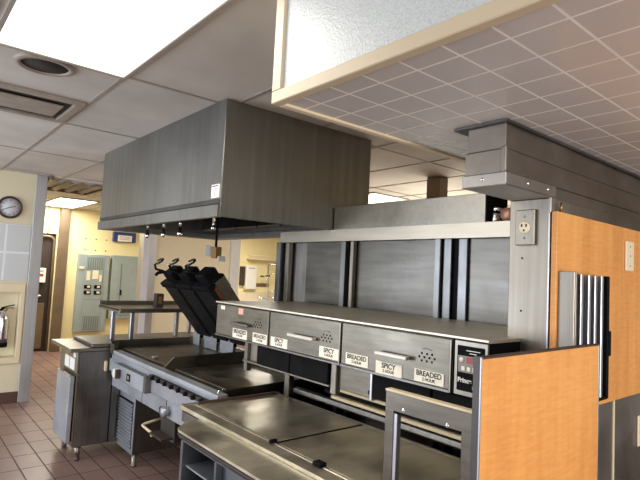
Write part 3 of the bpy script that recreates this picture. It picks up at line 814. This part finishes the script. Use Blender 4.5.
MB().lathe([(0, .03), (.062, .03), (.065, .05), (.065, .29), (.055, .335), (.03, .365), (.022, .38), (.022, .395), (0, .395)], (ex, ey, .60), 'z', 28).build('cylinder_body', 'chrome', t)
MB().lathe([(0, 0), (.067, 0), (.067, .05), (.064, .055)], (ex, ey, .60), 'z', 28).build('foot_ring', 'black', t)
B(ex-.05, ex+.05, ey-.0665, ey-.05, .655, .69, bev=.002).build('printed_band', 'brown', t)
w = MB(); w.box(ex-.02, ex+.02, ey-.02, ey+.02, .985, 1.015, bev=.004); w.box(ex-.02, ex+.11, ey-.012, ey+.012, 1.03, 1.04, bev=.003, rot=Matrix.Rotation(-.25, 3, 'Y')); w.box(ex-.02, ex+.10, ey-.012, ey+.012, 1.012, 1.02, bev=.002)
w.build('valve_handle', 'black', t)
MB().tube([(ex-.02, ey, 1.0), (ex-.08, ey-.01, .98), (ex-.085, ey-.01, .85), (ex-.075, ey-.01, .70)], .010, 8).build('hose', 'black', t)
MB().lathe([(0, -.01), (.018, -.008), (.018, 0)], (ex+.02, ey-.022, 1.0), 'y', 14).build('gauge', 'brass', t)

# ------------------------------------------------------------------ far wall things
YF = 9.8
t = thing('electrical_panel', 'tall grey green breaker panel with switches on the yellow wall', 'electrical panel', (2.86, YF, .32))
B(2.585, 3.12, YF-.10, YF, .32, 1.70, bev=.006).build('enclosure', 'panelgreen', t)
B(2.70, 3.01, YF-.115, YF-.10, .34, 1.68, bev=.004).build('center_cover', 'panelgreen', t)
for z0, z1 in ((1.43, 1.65), (.36, .60)):
    g = B(2.72, 2.99, YF-.118, YF-.112, z0, z1, bev=0).build('grille', 'panelgreen_d', t)
    for k in range(7): B(2.727+k*.038, 2.737+k*.038, YF-.124, YF-.116, z0+.01, z1-.01, bev=0).build('slat', 'panelgreen', g)
for x0, x1, z0, z1 in ((2.73, 2.79, 1.24, 1.40), (2.83, 2.93, 1.26, 1.42), (2.95, 2.99, 1.22, 1.34), (2.60, 2.68, 1.44, 1.48)):
    B(x0, x1, YF-.120, YF-.114, z0, z1, bev=0).build('notice', 'ivory', t)
for x in (2.76, 2.93):
    for z in (1.02, 1.12):
        b0 = B(x-.06, x+.06, YF-.125, YF-.114, z-.03, z+.035, bev=.003).build('breaker', 'black', t)
        B(x-.01, x+.04, YF-.14, YF-.124, z-.012, z+.022, bev=.003).build('toggle', 'ivory', b0)
w = MB(); w.box(2.70, 3.01, YF-.117, YF-.114, .90, .906, bev=0); w.build('seam', 'panelgreen_d', t)
t = thing('electrical_panel', 'shorter grey green panel box with a hinged door beside the breaker panel', 'electrical panel', (3.42, YF, .55))
B(3.17, 3.72, YF-.10, YF, .55, 1.71, bev=.006).build('enclosure', 'panelgreen', t)
d = B(3.31, 3.69, YF-.113, YF-.10, .62, 1.58, bev=.003).build('door', 'panelgreen', t)
B(3.325, 3.345, YF-.118, YF-.112, .75, 1.55, bev=0).build('door_gap', 'panelgreen_d', d)
B(3.33, 3.36, YF-.13, YF-.113, .98, 1.08, bev=.004).build('latch', 'black', d)
w = MB()
for x in (2.70, 2.88, 3.06):
    for z in (1.78, 1.98): w.lathe([(0, -.003), (.012, -.002), (.013, 0)], (x, YF, z), 'y', 8)
tag(w.build('anchor_hole', 'brown'), 'rows of small dark anchor holes in the yellow wall above the breaker panel', 'holes')
t = thing('sign_holder', 'blue wall box with a white notice hanging on the yellow wall', 'wall box', (3.37, YF, 1.96))
B(3.16, 3.58, YF-.07, YF, 1.965, 2.15, bev=.01).build('blue_case', 'blue', t)
B(3.24, 3.50, YF-.076, YF-.069, 1.975, 2.09, bev=.002).build('notice', 'card', t)
w = MB()
for z in (2.06, 2.035, 2.01): w.box(3.27, 3.46, YF-.0775, YF-.0755, z, z+.008, bev=0)
w.build('print', 'vent_grey', t)
t = thing('freezer_controller', 'white controller with red display on the dark freezer door', 'controller', (2.03, 9.84, 1.15))
B(1.93, 2.10, 9.79, 9.86, 1.17, 1.42, bev=.01).build('case', 'white', t)
B(1.97, 2.06, 9.784, 9.79, 1.28, 1.32, bev=.002).build('red_display', 'red', t)
B(1.98, 2.07, 9.785, 9.79, 1.36, 1.38, bev=.002).build('name_strip', 'vent_grey', t)
tag(MB().tube([(2.08, 9.785, 2.03), (2.08, 9.785, 2.49)], .012, 8).build('conduit_pipe', 'tan_wall'), 'thin vertical conduit pipe above the dark doorway', 'pipe')
# far right of the background
t = thing('towel_dispenser', 'white paper towel dispenser on the yellow wall behind the pass-through', 'dispenser', (6.2, YF, 1.13))
B(6.03, 6.30, YF-.14, YF, 1.15, 1.66, bev=.02, seg=2).build('case', 'white', t)
B(5.93, 6.03, YF-.08, YF, 1.22, 1.64, bev=.004).build('side_bracket', 'brown', t)
B(6.09, 6.24, YF-.146, YF-.139, 1.60, 1.62, bev=.002).build('slot', 'vent_grey', t)
tag(B(6.38, 6.72, YF-.012, YF, 1.20, 1.28, bev=.002).build('wall_sign', 'framebrown'), 'thin brown strip sign right of the white towel dispenser', 'sign')
t = thing('wall_shelf', 'long pale shelf rail high on the yellow wall behind the pass-through', 'shelf', (6.7, YF, 1.83))
B(6.08, 7.6, YF-.2, YF, 1.80, 1.83, bev=.004).build('shelf_board', 'cream', t)
w = MB(); w.box(6.11, 6.14, YF-.18, YF, 1.83, 1.90, bev=.003); w.box(7.3, 7.33, YF-.18, YF, 1.83, 1.90, bev=.003); w.box(6.08, 7.6, YF-.205, YF-.195, 1.87, 1.90, bev=.003)
w.build('rail', 'cream', t)
t = thing('sink_counter', 'pale sink counter against the yellow wall beneath the spray faucet', 'sink', (6.7, 9.5, 0))
B(5.7, 7.85, 9.2, 9.79, .86, .90, bev=.006).build('counter_top', 'white', t)
B(5.7, 7.85, 9.76, 9.79, .90, 1.08, bev=.004).build('backsplash', 'cream', t)
B(5.72, 7.8, 9.25, 9.75, .1, .86, bev=.004).build('sink_body', 'steel_v', t)
for x in (5.8, 7.7): B(x-.02, x+.02, 9.3, 9.34, 0, .1, bev=.003).build('leg', 'steel_v', t)
t = thing('spray_faucet', 'tall chrome pre-rinse spray faucet standing at the sink', 'faucet', (6.6, 9.6, .90))
w = MB(); w.tube([(6.55, 9.6, .90), (6.55, 9.6, 1.72)], .016, 8); w.tube([(6.55, 9.6, 1.72), (6.95, 9.55, 1.72), (7.0, 9.5, 1.6)], .012, 8); w.tube([(6.55, 9.6, 1.45), (6.9, 9.55, 1.66)], .008, 6)
w.build('riser_pipe', 'chrome', t)
w = MB(); w.tube([(6.30, 9.6, .95), (6.80, 9.6, .95)], .025, 8); w.tube([(6.55, 9.6, 1.1), (6.8, 9.45, 1.15), (6.85, 9.4, 1.05)], .014, 8); w.lathe([(0, 0), (.04, 0), (.035, .05), (.015, .09), (0, .09)], (6.36, 9.6, .93), 'z', 12); w.lathe([(0, 0), (.04, 0), (.035, .05), (.015, .09), (0, .09)], (6.74, 9.6, .93), 'z', 12)
w.build('mixer', 'chrome', t)
w = MB(); w.box(6.36, 6.44, 9.57, 9.63, 1.42, 1.46, bev=.004); w.box(6.5, 6.6, 9.57, 9.63, 1.44, 1.47, bev=.004); w.build('bracket', 'steel_dark', t)

# ------------------------------------------------------------------ ceiling things
def fixture(x0, x1, y0, y1, label, mat):
    t = thing('ceiling_light', label, 'ceiling light', ((x0+x1)/2, (y0+y1)/2, CZ-.012), 'fluorescent ceiling lights')
    w = MB(); f = .022
    w.box(x0, x1, y0, y0+f, CZ-.016, CZ+.002, bev=.003); w.box(x0, x1, y1-f, y1, CZ-.016, CZ+.002, bev=.003)
    w.box(x0, x0+f, y0+f, y1-f, CZ-.016, CZ+.002, bev=.003); w.box(x1-f, x1, y0+f, y1-f, CZ-.016, CZ+.002, bev=.003)
    w.build('frame', 'tee', t)
    B(x0+f, x1-f, y0+f, y1-f, CZ-.010, CZ-.002, bev=0).build('diffuser', mat, t)
fixture(.262, .855, 1.42, 2.625, 'large lit ceiling light panel at top left of the photo', 'light')
fixture(1.86, 2.44, 8.25, 9.74, 'far lit ceiling light near the yellow wall', 'light_far')
fixture(4.10, 4.70, 4.0, 5.2, 'ceiling light just visible between the hood and the dark post', 'light_far')
fixture(5.12, 5.72, 7.5, 8.7, 'ceiling light over the sink side beyond the hood', 'light_far')
fixture(-1.6, -1.0, 2.64, 3.82, 'ceiling light out to the left of the hood', 'light_far')
t = thing('round_vent', 'round dark ceiling vent beside the big light panel', 'vent', (.51, 2.76, CZ))
MB().lathe([(.135, 0), (.132, -.010), (.108, -.016), (.104, -.004)], (.51, 2.76, CZ), 'z', 36).build('ring', 'vent_grey', t)
MB().lathe([(0, -.006), (.105, -.005), (.105, 0)], (.51, 2.76, CZ), 'z', 36).build('mesh_disc', 'vent_dark', t)
t = thing('rectangular_vent', 'square ceiling vent with louvre slots next to the round vent', 'vent', (.5, 3.5, CZ))
w = MB(); w.box(.25, .83, 3.22, 3.27, CZ-.02, CZ, bev=.003); w.box(.25, .83, 3.73, 3.78, CZ-.02, CZ, bev=.003); w.box(.25, .30, 3.27, 3.73, CZ-.02, CZ, bev=.003); w.box(.78, .83, 3.27, 3.73, CZ-.02, CZ, bev=.003)
w.build('frame', 'vent_grey', t)
B(.30, .78, 3.27, 3.73, CZ-.004, CZ, bev=0).build('dark_void', 'vent_dark', t)
w = MB(); w.box(.34, .74, 3.36, 3.64, CZ-.022, CZ-.012, bev=.003); w.build('center_plate', 'vent_grey', t)
t = thing('ceiling_grille', 'ceiling grille of angled slats beyond the steel corner post', 'vent', (1.65, 6.8, CZ))
w = MB(); w.box(1.32, 1.345, 6.30, 7.3, CZ-.05, CZ, bev=.003); w.box(1.97, 2.0, 6.30, 7.3, CZ-.05, CZ, bev=.003); w.box(1.345, 1.97, 7.28, 7.3, CZ-.05, CZ, bev=.003)
w.build('frame', 'framebrown', t)
B(1.345, 1.97, 6.31, 7.28, CZ-.004, CZ, bev=0).build('pale_panel', 'pale', t)
for k in range(4):
    x = 1.36+k*.16
    B(x, x+.07, 6.40, 7.27, CZ-.04, CZ-.032, bev=.002, rot=Matrix.Rotation(.3, 3, 'Y')).build('slat', 'framebrown', t)
tag(B(3.79, 3.92, 2.88, 3.03, 0, CZ-.001, bev=.006).build('square_post', 'framebrown'), 'dark brown square post beyond the pass-through wall', 'post')

# ------------------------------------------------------------------ light and world
wd = bpy.data.worlds.new('World'); SC.world = wd; wd.use_nodes = True
nt = wd.node_tree; nt.nodes.clear()
out = nt.nodes.new('ShaderNodeOutputWorld'); bg = nt.nodes.new('ShaderNodeBackground')
bg.inputs[0].default_value = (.90, .93, 1.0, 1); bg.inputs[1].default_value = .95
nt.links.new(bg.outputs[0], out.inputs[0])
def area(name, loc, rot, sx, sy, e, col):
    L = bpy.data.lights.new(name, 'AREA'); L.shape = 'RECTANGLE'; L.size = sx; L.size_y = sy; L.energy = e; L.color = col
    o = bpy.data.objects.new(name, L); COL.objects.link(o); o.location = loc; o.rotation_euler = rot
    return o
area('lamp_kitchen', (.55, 2.0, CZ-.03), (0, 0, 0), .5, 1.1, 14, (1, .95, .86))
area('lamp_far', (2.15, 9.0, CZ-.03), (0, 0, 0), .5, 1.2, 34, (1, .96, .88))
area('lamp_back', (4.4, 4.6, CZ-.03), (0, 0, 0), .5, 1.1, 48, (1, .95, .86))
area('lamp_sink', (5.4, 8.1, CZ-.03), (0, 0, 0), .5, 1.1, 45, (1, .95, .86))
area('window_daylight', (-2.4, 4.6, 1.3), (0, -PI/2-.35, 0), 1.6, 2.6, 85, (.78, .87, 1.0))
area('window_front', (.6, -3.0, 1.5), (PI/2+.3, 0, 0), 3.0, 1.6, 95, (1.0, .97, .92))
area('fill_back_uplight', (5.0, 3.6, 1.1), (PI, 0, 0), 1.2, 1.2, 40, (1, .91, .75))  # unseen light added to brighten the ceiling of the back room
area('fill_service', (1.6, -.8, SZ-.03), (0, 0, 0), 1.0, .8, 22, (1, .9, .78))  # added fill light near the soffit, no fixture belongs to it

# ------------------------------------------------------------------ camera
cam = bpy.data.cameras.new('Camera'); co = bpy.data.objects.new('Camera', cam); COL.objects.link(co)
cam.sensor_width = 36; cam.lens = 514.4976*36/640; cam.clip_start = .02
yaw, pitch, roll = 0.6958933, 0.0665091, 0.0500499
f = Vector((math.sin(yaw)*math.cos(pitch), math.cos(yaw)*math.cos(pitch), math.sin(pitch)))
r = f.cross(Vector((0, 0, 1))).normalized(); u = r.cross(f)
c, s = math.cos(roll), math.sin(roll)
r2 = c*r+s*u; u2 = -s*r+c*u
mt = Matrix((r2, u2, -f)).transposed().to_4x4(); mt.translation = Vector((0, 0, 1.55))
co.matrix_world = mt
SC.camera = co
SC.view_settings.view_transform = 'Standard'
SC.view_settings.look = 'None'
SC.view_settings.exposure = 0.3
SC.cycles.max_bounces = 8
